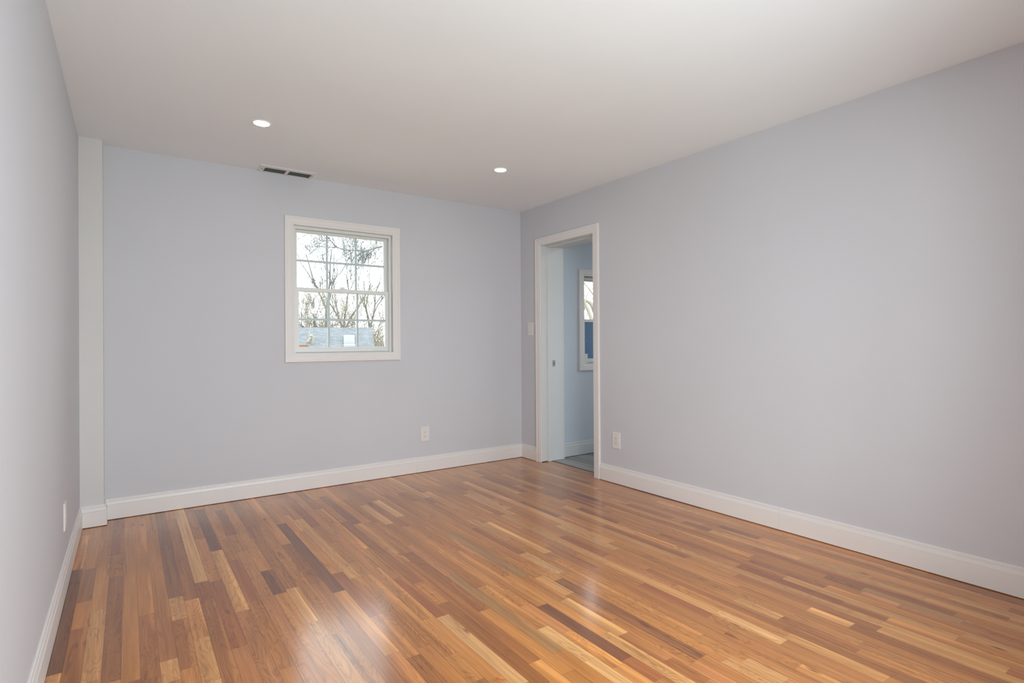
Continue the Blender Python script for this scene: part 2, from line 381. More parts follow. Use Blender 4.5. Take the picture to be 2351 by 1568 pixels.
def lvp_mat():
    m = mat('grey_vinyl_plank', (.3,.3,.29), 0.45, 0.4); L = m.node_tree.links; b = m.node_tree.nodes['Principled BSDF']
    g = N(m, 'ShaderNodeNewGeometry')
    mp = N(m, 'ShaderNodeMapping'); mp.inputs['Rotation'].default_value = (0, 0, R(90)); L.new(g.outputs['Position'], mp.inputs[0])
    br = N(m, 'ShaderNodeTexBrick', Scale=1.0); br.inputs['Brick Width'].default_value = 1.2; br.inputs['Row Height'].default_value = 0.15
    br.inputs['Mortar Size'].default_value = 0.0012; br.inputs['Color1'].default_value = (.34,.335,.315,1); br.inputs['Color2'].default_value = (.19,.188,.178,1); br.inputs['Mortar'].default_value = (.08,.08,.08,1)
    br.inputs['Bias'].default_value = -0.15
    L.new(mp.outputs[0], br.inputs['Vector'])
    m2 = N(m, 'ShaderNodeMapping'); m2.inputs['Scale'].default_value = (30, 1.6, 1); L.new(g.outputs['Position'], m2.inputs[0])
    n = N(m, 'ShaderNodeTexNoise', Scale=1.0, Detail=5.0, Distortion=0.8); L.new(m2.outputs[0], n.inputs['Vector'])
    mr = N(m, 'ShaderNodeMapRange'); mr.inputs['From Min'].default_value = .3; mr.inputs['From Max'].default_value = .7; mr.inputs['To Min'].default_value = .72; mr.inputs['To Max'].default_value = 1.2
    L.new(n.outputs['Fac'], mr.inputs['Value'])
    mx = N(m, 'ShaderNodeMix', data_type='RGBA', blend_type='MULTIPLY'); mx.inputs[0].default_value = 1.0
    L.new(br.outputs['Color'], mx.inputs[6]); L.new(mr.outputs[0], mx.inputs[7]); L.new(mx.outputs[2], b.inputs['Base Color'])
    return m
M_lvp = lvp_mat()
tag(MB().box(0.119, 2.4, -2.9, -0.25, -0.03, -0.002).build('bathroom_floor', M_lvp), 'grey wood-look plank floor seen through the doorway', 'floor', kind='structure')
tag(MB().box(0.108, 0.1188, -1.045, -0.32, -0.012, 0.0015).build('trim_2', M_gap), 'dark narrow gap where oak strips meet grey planks in the doorway', 'floor joint', kind='structure')

# ------------------------------------------------------------------ shell
def st(o, label, cat): return tag(o, label, cat, kind='structure')
T = 0.16
WX0, WX1, WZ0, WZ1 = -2.172, -1.356, 1.060, 2.066          # back window rough opening
DY0, DY1, DZ = -1.052, -0.316, 2.066                       # doorway rough opening (y, y, top)
w = MB()
w.box(LEFT-T, WX0, 0, T, -.05, CEIL+.05).box(WX1, 0.0, 0, T, -.05, CEIL+.05).box(WX0, WX1, 0, T, -.05, WZ0).box(WX0, WX1, 0, T, WZ1, CEIL+.05)
st(w.build('wall_back', M_wall), 'lavender grey end wall around the grid window', 'wall')
DW = 0.265
w = MB(); w.box(0, DW, DY1, 0.0, -.05, CEIL+.05).box(0, DW, REAR-T, DY0, -.05, CEIL+.05).box(0, DW, DY0, DY1, DZ, CEIL+.05)
st(w.build('wall_right', M_wall), 'long pale lavender grey wall with the doorway', 'wall')
st(MB().box(LEFT-T, LEFT, REAR-T, 0, -.05, CEIL+.05).build('wall_left', M_wall), 'bluish grey wall running beside the white corner post', 'wall')
x0, x1, z0, z1 = RW
w = MB(); w.box(LEFT-T, x0, REAR-T, REAR, -.05, CEIL+.05).box(x1, 0, REAR-T, REAR, -.05, CEIL+.05).box(x0, x1, REAR-T, REAR, -.05, z0).box(x0, x1, REAR-T, REAR, z1, CEIL+.05)
st(w.build('wall_rear', M_wall), 'lavender grey wall behind the viewpoint with an added wide window', 'wall')
st(MB().box(LEFT-T, DW, REAR-T, T, CEIL, CEIL+.08).build('ceiling', M_ceil), 'flat off-white ceiling with recessed lights', 'ceiling')

# bathroom beyond the doorway
BY = -0.267; bx0, bx1, bz0, bz1 = 0.597, 1.285, 0.920, 1.812
w = MB(); w.box(DW, bx0, BY, BY+.16, -.05, CEIL+.05).box(bx1, 2.5, BY, BY+.16, -.05, CEIL+.05).box(bx0, bx1, BY, BY+.16, -.05, bz0).box(bx0, bx1, BY, BY+.16, bz1, CEIL+.05)
st(w.build('bathroom_wall_back', M_bath), 'pale blue wall seen through the doorway around the narrow window', 'wall')
w = MB(); w.box(2.3, 2.45, -2.9, -2.1, -.05, CEIL+.05).box(2.3, 2.45, -.9, BY, -.05, CEIL+.05).box(2.3, 2.45, -2.1, -.9, -.05, .9).box(2.3, 2.45, -2.1, -.9, 2.1, CEIL+.05)
st(w.build('bathroom_wall_right', M_bath), 'pale blue far side wall of the next room', 'wall')
st(MB().box(DW, 2.45, -3.0, -2.9, -.05, CEIL+.05).build('bathroom_wall_rear', M_bath), 'pale blue rear wall of the next room', 'wall')
st(MB().box(DW, 2.45, -3.0, BY+.16, CEIL, CEIL+.08).build('bathroom_ceiling', M_ceil), 'white ceiling of the next room', 'ceiling')

# corner post (boxed pipe chase)
PX, PY = -3.349, -0.118
st(MB().bbox(LEFT, PX, PY, 0.0, 0.0, CEIL, 0.003).build('trim_1', M_post), 'off-white boxed corner post from floor to ceiling', 'corner post')

# baseboards
BB = [(0.0, .135), (.004, .135), (.0065, .133), (.0070, .1222), (.0040, .1208), (.0040, .1196), (.0100, .1182), (.0128, .1030), (.0135, .1000), (.0105, .0990), (.0105, .0978), (.0150, .0964), (.0150, .004), (.0, .004)]
def base(name, segs, label, m=M_trim):
    b = MB()
    for A, B, D in segs: b.extrude(BB, A, B, D)
    return st(b.build(name, m), label, 'baseboard')
base('baseboard_back', [((PX+.002, 0), (-1.146, 0), (0,-1)), ((-1.1452, 0), (0, 0), (0,-1))], 'white moulded baseboard under the window and the wall outlet')
base('baseboard_right', [((0, -.0), (0, -.252), (-1,0)), ((0, -1.113), (0, -2.652), (-1,0)), ((0, -2.6528), (0, REAR), (-1,0))], 'long white moulded baseboard either side of the doorway')
base('baseboard_left', [((LEFT, PY), (LEFT, REAR), (1,0))], 'white moulded baseboard along the left wall')
b = MB(); e = .0
Pm = lambda u, v, d: (u, v, d)
path = [(LEFT, PY), (PX, PY), (PX, 0.0)]
# the post's own baseboard wraps its two exposed faces with a mitre
prof = [(d, z) for d, z in BB]
rings = []
for (px_, py_), (ex, ey) in (((LEFT, PY), (0, -1)), ((PX, PY), (1, -1)), ((PX, 0.0), (1, 0))):
    rings.append([(px_+ex*d, py_+ey*d, z) for d, z in prof])
n0 = len(b.v); k = len(prof)
for r_ in rings: b.v += [Vector(x) for x in r_]
for i in range(2):
    for t in range(k-1): b.f.append((n0+i*k+t, n0+i*k+t+1, n0+(i+1)*k+t+1, n0+(i+1)*k+t))
st(b.build('baseboard_post', M_trim), 'short white baseboard wrapped round the foot of the corner post', 'baseboard')
base('bathroom_baseboard', [((DW, BY), (2.3, BY), (0,-1))], 'white baseboard beyond the doorway on the pale blue wall', M_jamb)

# ------------------------------------------------------------------ casings
CAS = [(0, 0), (0, .0085), (.002, .0105), (.016, .0115), (.019, .0135), (.023, .0140), (.044, .0150), (.048, .0150), (.051, .0178), (.063, .0178), (.066, .0160), (.067, .013), (.067, 0)]
Pback = lambda yy: (lambda u, v, d: (u, yy - d, v))
def rect(x0, x1, z0, z1): return [(x0, z0), (x0, z1), (x1, z1), (x1, z0)]     # clockwise: outward is on the left
def casing_rect(x0, x1, z0, z1, P, prof=CAS):
    return MB().sweep([(x0, z0), (x1, z0), (x1, z1), (x0, z1)], prof, True, P)

# ------------------------------------------------------------------ double-hung windows
def bars(mb, x0, x1, z0, z1, l, r, b, t, y0, y1, bev=.0025):
    mb.bbox(x0, x0+l, y0, y1, z0, z1, bev); mb.bbox(x1-r, x1, y0, y1, z0, z1, bev)
    mb.bbox(x0+l-.001, x1-r+.001, y0+.0006, y1, z0, z0+b, bev); mb.bbox(x0+l-.001, x1-r+.001, y0+.0006, y1, z1-t, z1, bev)
def double_hung(name, label, x0, x1, z0, z1, yw, meet, grid, frame_y=0.028, cas=CAS):
    """x0..z1 = casing opening; yw = wall face; interior is towards -y"""
    root = thing(name, label, 'window', ((x0+x1)/2, yw, z0), kind='structure')
    casing_rect(x0, x1, z0, z1, Pback(yw), cas).build('casing', M_trim, root)
    y = yw
    # jamb extension boards
    j = MB(); t = .004
    j.box(x0-t, x0, y-.001, y+.035, z0-t, z1+t).box(x1, x1+t, y-.001, y+.035, z0-t, z1+t).box(x0, x1, y-.001, y+.035, z1, z1+t).box(x0, x1, y-.001, y+.035, z0-t, z0)
    j.build('jamb_liner', M_jamb, root)
    # vinyl master frame with its balance tracks
    f = MB(); fw = .014; yf0, yf1 = y+frame_y, y+.150
    f.box(x0-t, x0+fw, yf0, yf1, z0-t, z1+t).box(x1-fw, x1+t, yf0, yf1, z0-t, z1+t).box(x0+fw, x1-fw, yf0, yf1, z1-fw, z1+t).box(x0+fw, x1-fw, yf0, yf1, z0-t, z0+.006)
    for s, xx in ((1, x0+fw), (-1, x1-fw)):                 # parting stops
        f.box(xx, xx+s*.006, y+.071, y+.076, z0+.006, z1-fw); f.box(xx, xx+s*.006, yf0, yf0+.004, z0+.006, z1-fw); f.box(xx, xx+s*.006, y+.112, y+.120, z0+.006, z1-fw)
    f.box(x0+fw+.006, x1-fw-.006, yf0, yf0+.006, z1-fw-.008, z1-fw)
    f.build('frame', M_vinyl, root)
    g = MB(); g.box(x0+fw, x1-fw, y+.040, y+.068, z0+.0055, z0+.0085); g.build('sill_gasket', M_gasket, root)
    cl = .0035
    # lower sash (inner track)
    a0, a1, c0, c1 = x0+fw+cl, x1-fw-cl, z0+.0095, meet
    sy0, sy1 = y+.040, y+.068
    ls = MB(); bars(ls, a0, a1, c0, c1, .031, .031, .040, .030, sy0, sy1)
    low = ls.build('lower_sash', M_vinyl, root)
    gx0, gx1, gz0, gz1 = a0+.031, a1-.031, c0+.040, c1-.030
    MB().box(gx0-.004, gx1+.004, y+.054, y+.057, gz0-.004, gz1+.004).build('glass_pane', M_film if grid is None else M_glass, low)
    # upper sash (outer track)
    uy0, uy1 = y+.078, y+.106
    b0, b1, d0, d1 = x0+fw+cl, x1-fw-cl, meet-.030, z1-fw-cl
    us = MB(); bars(us, b0, b1, d0, d1, .027, .027, .030, .022, uy0, uy1)
    up = us.build('upper_sash', M_vinyl, root)
    hx0, hx1, hz0, hz1 = b0+.027, b1-.027, d0+.030, d1-.022
    MB().box(hx0-.004, hx1+.004, y+.092, y+.095, hz0-.004, hz1+.004).build('glass_pane', M_glass, up)
    if grid:
        mw_ = .0175
        for par, (q0, q1, r0_, r1_), yy in ((low, (gx0, gx1, gz0, gz1), y+.0585), (up, (hx0, hx1, hz0, hz1), y+.0965)):
            m_ = MB()
            for i in (1, 2):
                xc = q0 + (q1-q0)*i/3; m_.bbox(xc-mw_/2, xc+mw_/2, yy, yy+.006, r0_-.003, r1_+.003, .0015)
            zc = (r0_+r1_)/2; m_.bbox(q0-.003, q1+.003, yy-.0004, yy+.0064, zc-mw_/2, zc+mw_/2, .0015)
            m_.build('grille', M_grille, par)
    # cam lock on the meeting rail
    lk = MB(); xc = (a0+a1)/2; zc = c1
    lk.bbox(xc-.030, xc+.030, sy0+.004, sy1+.006, zc-.001, zc+.007, .003)
    lk.bbox(xc-.028, xc+.010, sy0+.008, sy1-.002, zc+.0065, zc+.018, .004)
    lk.build('sash_lock', M_grille, low)
    return root, low, (gx0, gx1, gz0, gz1)

win1, low1, g1 = double_hung('window_1', 'white double-hung window with a grid of twelve panes on the end wall', -2.168, -1.360, 1.064, 2.062, 0.0, 1.584, True)
M_orange = mat('orange_warning_label', (0.72, 0.28, 0.10), 0.5)
M_label = mat('cream_label_paper', (0.80, 0.76, 0.62), 0.5)
sk = MB(); sk.box(g1[0]+.004, g1[0]+.074, .0532, .0540, g1[2]-.001, g1[2]+.017)
stk = sk.build('sticker', M_label, low1); stk['label'] = 'cream and orange sticker in the lower corner of the glass'
MB().box(g1[0]+.005, g1[0]+.073, .0527, .0533, g1[2]+.004, g1[2]+.0155).build('sticker_print', M_orange, low1)
win2, low2, g2 = double_hung('window_2', 'narrow white window with a blue film on its lower pane beyond the doorway', bx0, bx1, bz0, bz1, BY, 1.376, None, cas=[(w_*1.07, d_) for w_, d_ in CAS])
M_card = mat('white_card', (0.78, 0.79, 0.77), 0.6)
tag(MB().bbox(bx0+.001, bx0+.052, BY+.003, BY+.026, bz0+.0005, bz0+.099, .001).build('card_box', M_card), 'small white block standing in the lower corner of the doorway window', 'box')

# added unseen windows letting light in, behind the viewpoint and in the next room
def plain_window(name, label, P, u0_, u1_, v0, v1):
    root = thing(name, label, 'window', P((u0_+u1_)/2, v0, 0), kind='structure')
    def bx(mb, a, b_, c, d, e0, e1):
        p, q = P(a, c, e0), P(b_, d, e1); mb.box(p[0], q[0], p[1], q[1], p[2], q[2])
    f = MB(); s_ = .05
    bx(f, u0_, u0_+s_, v0, v1, -.11, -.04); bx(f, u1_-s_, u1_, v0, v1, -.11, -.04); bx(f, u0_, u1_, v0, v0+s_, -.11, -.04); bx(f, u0_, u1_, v1-s_, v1, -.11, -.04)
    um = (u0_+u1_)/2; bx(f, um-.03, um+.03, v0, v1, -.11, -.04)
    f.build('frame', M_vinyl, root)
    for a, b_ in ((u0_+s_, um-.03), (um+.03, u1_-s_)):
        g = MB(); bx(g, a, b_, v0+s_, v1-s_, -.078, -.075); g.build('glass_pane', M_glass, root)
    MB().sweep([(u0_, v0), (u1_, v0), (u1_, v1), (u0_, v1)], CAS, True, P).build('casing', M_trim, root)
plain_window('added_window_3', 'added wide white two-light window behind the viewpoint, sized for the room light', lambda u, v, d: (u, REAR+d, v), *RW)
plain_window('added_window_4', 'added unseen white two-light window to brighten the next room', lambda u, v, d: (2.3-d, u, v), -2.1, -.9, .9, 2.1)

# ------------------------------------------------------------------ doorway
JY0, JY1, JZ = -1.042, -0.326, 2.056
door = thing('door_1', 'white cased doorway opening to the next room', 'doorway', (0, (JY0+JY1)/2, 0), kind='structure')
Pr = lambda u, v, d: (-d, u, v)
DC = [(w_*1.06, d_) for w_, d_ in CAS]
MB().sweep([(JY1+.003, 0.001), (JY1+.003, JZ+.003), (JY0-.003, JZ+.003), (JY0-.003, 0.001)], DC, False, Pr).build('casing', M_trim, door)
JX = 0.280
j = MB(); j.box(-.001, .070, JY1, JY1+.012, .007, JZ+.012).box(.070, JX, JY1, JY1+.012, .0005, JZ+.012)
j.box(-.001, JX, JY0-.012, JY0, .0005, JZ+.012).box(-.001, JX, JY0, JY1, JZ, JZ+.012)
j.build('jamb', M_jamb, door)
MB().box(.002, .069, JY1+.0005, JY1+.010, .0002, .0072).build('jamb_gap', M_gap, door)
s = MB(); s0, s1, q = .070, .117, .011
s.bbox(s0, s1, JY1-q, JY1+.001, .001, JZ, .0015).bbox(s0, s1, JY0-.001, JY0+q, .001, JZ, .0015).bbox(s0, s1, JY0+q, JY1-q, JZ-q, JZ+.001, .0015)
s.build('door_stop', M_jamb, door)
sp_ = MB(); ya, yb = JY1-.0016, JY1+.0005
for a, b_, c, d in ((.1365,.1465,.907,.966), (.1585,.1675,.907,.966), (.1465,.1585,.907,.924), (.1465,.1585,.949,.966)): sp_.box(a, b_, ya, yb, c, d)
plate = sp_.build('strike_plate', M_metal, door); plate['label'] = 'brushed metal strike plate'
MB().box(.1465, .1585, JY1-.0006, JY1+.0004, .924, .949).build('latch_hole', M_rawwood, plate)
for zc in (.9155, .9575):
    MB().lathe((0,0,0), [(0.0001, 0), (.0035, 0)], 12)
    sc_ = MB(); n0 = 0
    pts = [(.1525+.0036*math.cos(t*math.pi/8), ya-.0004, zc+.0036*math.sin(t*math.pi/8)) for t in range(16)]
    sc_.face(pts); bk = [(x_, ya+.0004, z_) for x_, _, z_ in pts]
    for t in range(16): sc_.face([pts[t], pts[(t+1) % 16], bk[(t+1) % 16], bk[t]])
    sc_.build('screw', M_louver, plate)
pl = MB().box(.169, .277, JY1-.0004, JY1+.0003, .9345, .9357).build('pencil_line', mat('pencil_grey', (.40,.41,.42), .7), door)

# ------------------------------------------------------------------ outlets and switch
def wall_plate(name, label, cat, P, u, v, kind, group=None):
    """P(u, v, d) maps wall coordinates to the world, d grows into the room"""
    root = thing(name, label, cat, P(u, v, 0), group)
    def bb(mb, a, b_, c, d, e0, e1, bev):
        p, q = P(a, c, e0), P(b_, d, e1); mb.bbox(p[0], q[0], p[1], q[1], p[2], q[2], bev); return mb
    hw, hh = .039, .062
    f = MB(); ow, oh = .0168, .0335
    p, q = P(u-hw, v-hh, .0030), P(u+hw, v+hh, .0058); f.box(p[0], q[0], p[1], q[1], p[2], q[2])
    ring = [(-.0005, .0058), (.0022, .0042), (.0024, -.001)]
    f.sweep([(u-hw, v-hh), (u+hw, v-hh), (u+hw, v+hh), (u-hw, v+hh)], ring, True, P)
    f.build('cover_plate', M_plate, root)
    if kind == 'outlet':
        r_ = bb(MB(), u-.0162, u+.0162, v-.0329, v+.0329, -.002, .0068, .0012).build('receptacle', M_plate, root)
        for s_ in (1, -1):
            zc = v + s_*.0185
            sl = MB()
            bb(sl, u-.0072, u-.0052, zc-.001, zc+.008, .004, .0071, .0004); bb(sl, u+.0052, u+.0070, zc, zc+.0075, .004, .0071, .0004)
            bb(sl, u-.0030, u+.0030, zc-.0105, zc-.0045, .004, .0071, .0014)
            o_ = sl.build('slots', M_slot, r_); o_['label'] = 'dark plug slots'
    else:
        r_ = MB(); a = .0158
        # rocker paddle: tilted in from the middle
        for c, d, e0, e1 in ((v-.0325, v, .0095, .0062), (v, v+.0325, .0062, .0050)):
            A = [P(u-a, c, -.002), P(u+a, c, -.002), P(u+a, d, -.002), P(u-a, d, -.002)]; Bq = [P(u-a, c, e0), P(u+a, c, e0), P(u+a, d, e1), P(u-a, d, e1)]
            r_.face(Bq); r_.face(A[::-1])
            for t in range(4): r_.face([A[t], A[(t+1) % 4], Bq[(t+1) % 4], Bq[t]])
        rk = r_.build('rocker', M_plate, root)
        bb(MB(), u-.007, u+.007, v-.0290, v-.0262, .006, .0098, .0006).build('locator_slot', M_slot, rk)
    return root
PB = lambda u, v, d: (u, -d, v)
PR = lambda u, v, d: (-d, u, v)
PL = lambda u, v, d: (LEFT+d, u, v)
wall_plate('wall_outlet', 'white duplex outlet on the end wall below and beside the window', 'outlet', PB, -1.062, .334, 'outlet', 'white wall outlets')
wall_plate('wall_outlet', 'white duplex outlet on the long wall beside the doorway casing', 'outlet', PR, -1.299, .347, 'outlet', 'white wall outlets')
wall_plate('wall_outlet', 'white duplex outlet on the bluish wall close to the corner post, seen edge-on', 'outlet', PL, -1.100, .332, 'outlet', 'white wall outlets')
wall_plate('light_switch', 'white rocker light switch between the room corner and the doorway', 'switch', PR, -.160, 1.270, 'switch')

# ------------------------------------------------------------------ ceiling fittings
def downlight(label, x, y, lens=M_lens, zc=CEIL):
    root = thing('recessed_light', label, 'ceiling light', (x, y, zc), 'recessed ceiling lights')
    r = LENS_R
    MB().lathe((x, y, zc), [(r, -.0030), (r+.002, -.0040), (r+.009, -.0035), (r+.012, -.0012), (r+.0125, .001), (r, .001), (r, -.0030)]).build('trim_ring', M_ceil, root, True)
    MB().lathe((x, y, zc), [(0.0004, -.0058), (r*.5, -.0055), (r*.85, -.0045), (r, -.0028)]).build('lens', lens, root, True)
    return root
downlight('lit recessed ceiling light near the ceiling vent', -2.570, -.962)
downlight('lit recessed ceiling light nearest the doorway corner', -.915, -1.013)
downlight('lit recessed ceiling light above the long wall, nearer the viewpoint', -.83, -3.68)
downlight('lit recessed ceiling light nearest the left wall, almost overhead', -2.60, -3.68)
downlight('added unseen ceiling light brightening the next room', 1.25, -1.55, M_bath_fill)  # added lamp, out of view, to lift the next room's walls

vx0, vx1, vy0, vy1 = -2.427, -2.036, -.162, -.002
vent = thing('ceiling_vent', 'white two-bay ceiling register with dark louvers over the window', 'vent', ((vx0+vx1)/2, (vy0+vy1)/2, CEIL))
f = MB(); zc = CEIL
bays = [(-2.389, -2.241), (-2.219, -2.058)]; by0, by1 = -.120, -.014
fz0, fz1 = zc-.007, zc+.0005
f.box(vx0+.004, bays[0][0], vy0+.004, vy1-.004, fz0, fz1).box(bays[1][1], vx1-.004, vy0+.004, vy1-.004, fz0, fz1).box(bays[0][1], bays[1][0], by0, by1, fz0, fz1)
f.box(bays[0][0], bays[1][1], vy0+.004, by0, fz0, fz1).box(bays[0][0], bays[1][1], by1, vy1-.004, fz0, fz1)
f.sweep([(vx0+.004, vy0+.004), (vx1-.004, vy0+.004), (vx1-.004, vy1-.004), (vx0+.004, vy1-.004)], [(0, .007), (.004, .003), (.004, 0)], True, lambda u, v, d: (u, v, zc-d))
f.build('frame', M_vent, vent)
for b0_, b1_ in bays:
    MB().box(b0_-.002, b1_+.002, by0-.002, by1+.002, zc-.0010, zc-.0004).build('duct_opening', M_duct, vent)
    lv = MB(); n = 9
    for i in range(n):
        yc = by0 + (by1-by0)*(i+.5)/n
        lv.face([(b0_, yc-.005, zc-.0062), (b1_, yc-.005, zc-.0062), (b1_, yc+.004, zc-.0014), (b0_, yc+.004, zc-.0014)])
        lv.face([(b0_, yc+.0046, zc-.0014), (b1_, yc+.0046, zc-.0014), (b1_, yc-.0044, zc-.0062), (b0_, yc-.0044, zc-.0062)])
    lv.build('louvers', M_louver, vent, fix=False)
for xs in (vx0+.022, vx1-.012):
    MB().bbox(xs-.0035, xs+.0035, -.095, -.070, fz0-.001, fz0+.001, .0006).build('screw', M_screw, vent)

# ------------------------------------------------------------------ outdoors
GZ = -3.2
gm = mat('winter_lawn', (.22, .21, .15), .95); L_ = gm.node_tree.links
gg = N(gm, 'ShaderNodeNewGeometry'); gn = N(gm, 'ShaderNodeTexNoise', Scale=.6, Detail=6.0); gr = N(gm, 'ShaderNodeValToRGB')
gr.color_ramp.elements[0].color = (.15,.17,.10,1); gr.color_ramp.elements[1].color = (.30,.27,.20,1)
L_.new(gg.outputs['Position'], gn.inputs['Vector']); L_.new(gn.outputs['Fac'], gr.inputs[0]); L_.new(gr.outputs[0], gm.node_tree.nodes['Principled BSDF'].inputs['Base Color'])
g = MB(); g.face([(-80,-60,GZ),(120,-60,GZ),(120,160,GZ),(-80,160,GZ)])
tag(g.build('ground', gm), 'dull winter lawn outside, hidden below the windows', 'ground', kind='structure')

# neighbour's house: its long roof slope faces the viewpoint
AZ = R(17.85); cx_, cy_ = -3.2209, -4.4584
ux, uy, vx_, vy_ = math.cos(AZ), -math.sin(AZ), math.sin(AZ), math.cos(AZ)
Hs = lambda u, v, z: (cx_ + u*ux + v*vx_, cy_ + u*uy + v*vy_, z)
ridge_v, ridge_z, eave_v, eave_z = 32.0, 2.05, 26.6, -.65
house = thing('neighbour_house', 'neighbouring house with a long grey shingled roof outside the grid window', 'house', Hs(-3, 32, GZ))
rm = mat('grey_shingle', (.17,.20,.225), .85); L_ = rm.node_tree.links
t1 = N(rm, 'ShaderNodeTexCoord'); mp = N(rm, 'ShaderNodeMapping'); mp.inputs['Rotation'].default_value = (0, 0, AZ)
br = N(rm, 'ShaderNodeTexBrick', Scale=1.0); br.inputs['Brick Width'].default_value = .30; br.inputs['Row Height'].default_value = .17; br.inputs['Mortar Size'].default_value = .012
br.inputs['Color1'].default_value = (.138,.145,.149,1); br.inputs['Color2'].default_value = (.118,.126,.131,1); br.inputs['Mortar'].default_value = (.108,.116,.121,1)
L_.new(t1.outputs['Object'], mp.inputs[0]); L_.new(mp.outputs[0], br.inputs['Vector'])
rn = N(rm, 'ShaderNodeTexNoise', Scale=3.2, Detail=4.0, Roughness=.7); m3 = N(rm, 'ShaderNodeMapping'); m3.inputs['Scale'].default_value = (1, 1.6, 1)
L_.new(mp.outputs[0], m3.inputs[0]); L_.new(m3.outputs[0], rn.inputs['Vector'])
rr = N(rm, 'ShaderNodeMapRange'); rr.inputs['From Min'].default_value = .35; rr.inputs['From Max'].default_value = .65; rr.inputs['To Min'].default_value = .80; rr.inputs['To Max'].default_value = 1.25
L_.new(rn.outputs['Fac'], rr.inputs['Value']); rx = N(rm, 'ShaderNodeMix', data_type='RGBA', blend_type='MULTIPLY'); rx.inputs[0].default_value = 1.0
L_.new(br.outputs['Color'], rx.inputs[6]); L_.new(rr.outputs[0], rx.inputs[7]); L_.new(rx.outputs[2], rm.node_tree.nodes['Principled BSDF'].inputs['Base Color'])
u0_, u1_ = -9.0, 1.57
sl_ = (ridge_z-eave_z)/(ridge_v-eave_v)
rf = MB()
def slab(v0, z0_, v1, z1_, t=.16):
    a = [Hs(u0_, v0, z0_), Hs(u1_, v0, z0_), Hs(u1_, v1, z1_), Hs(u0_, v1, z1_)]
    b_ = [(x_, y_, z_-t) for x_, y_, z_ in a]
    rf.face(a); rf.face(b_[::-1])
    for i in range(4): rf.face([a[i], b_[i], b_[(i+1) % 4], a[(i+1) % 4]])
slab(eave_v, eave_z, ridge_v, ridge_z); slab(ridge_v, ridge_z, 2*ridge_v-eave_v, eave_z)
roof = rf.build('roof', rm, house)
hw_ = MB()
def hbox(mb, u0, u1, v0, v1, z0, z1):
    c = [Hs(u0, v0, 0), Hs(u1, v0, 0), Hs(u1, v1, 0), Hs(u0, v1, 0)]
    lo = [(x_, y_, z0) for x_, y_, _ in c]; hi = [(x_, y_, z1) for x_, y_, _ in c]
    mb.face(lo[::-1]); mb.face(hi)
    for i in range(4): mb.face([lo[i], lo[(i+1) % 4], hi[(i+1) % 4], hi[i]])
    return mb
hbox(hw_, u0_+.3, u1_-.25, eave_v+.4, 2*ridge_v-eave_v-.4, GZ, eave_z+.05)
for ue in (u0_+.3, u1_-.25):
    hw_.face([Hs(ue, eave_v+.4, eave_z), Hs(ue, 2*ridge_v-eave_v-.4, eave_z), Hs(ue, ridge_v, ridge_z-.2)])
hw_.build('wall', mat('pale_siding', (.55,.53,.48), .7), house)
M_sky = mat('skylight_frame_white', (.30,.31,.32), .5)
def on_roof(u, v, h): return Hs(u, v, eave_z + sl_*(v-eave_v) + h)
sk_ = MB()
def roof_box(mb, u0, u1, v0, v1, h0, h1, h0b=None, h1b=None):
    lo = [on_roof(u0, v0, h0), on_roof(u1, v0, h0), on_roof(u1, v1, h0), on_roof(u0, v1, h0)]
    hi = [on_roof(u0, v0, h1), on_roof(u1, v0, h1), on_roof(u1, v1, h1b if h1b is not None else h1), on_roof(u0, v1, h1b if h1b is not None else h1)]
    mb.face(lo[::-1]); mb.face(hi)
    for i in range(4): mb.face([lo[i], lo[(i+1) % 4], hi[(i+1) % 4], hi[i]])
    return mb
roof_box(sk_, 0.03, .58, 30.05, 30.85, -.05, .13)
skl = sk_.build('skylight', M_sky, house); skl['label'] = 'white framed skylight'
roof_box(MB(), .075, .535, 30.12, 30.79, .12, .145).build('skylight_glass', mat('skylight_glazing', (.155,.172,.19), .3, .6), skl)
roof_box(MB(), .02, .60, 29.86, 30.0, -.05, .09).build('skylight_apron', M_sky, skl)
vp = MB().tube([on_roof(-1.52, 30.3, -.1), on_roof(-1.52, 30.3, .28), on_roof(-1.60, 30.25, .42)], [.10, .10, .09], 10)
vp.tube([on_roof(-1.60, 30.25, .30), on_roof(-1.78, 30.1, .12)], [.06, .05], 8)
vo = vp.build('roof_vent', mat('weathered_pipe', (.26,.24,.20), .7), house); vo['label'] = 'pale bent vent pipe'

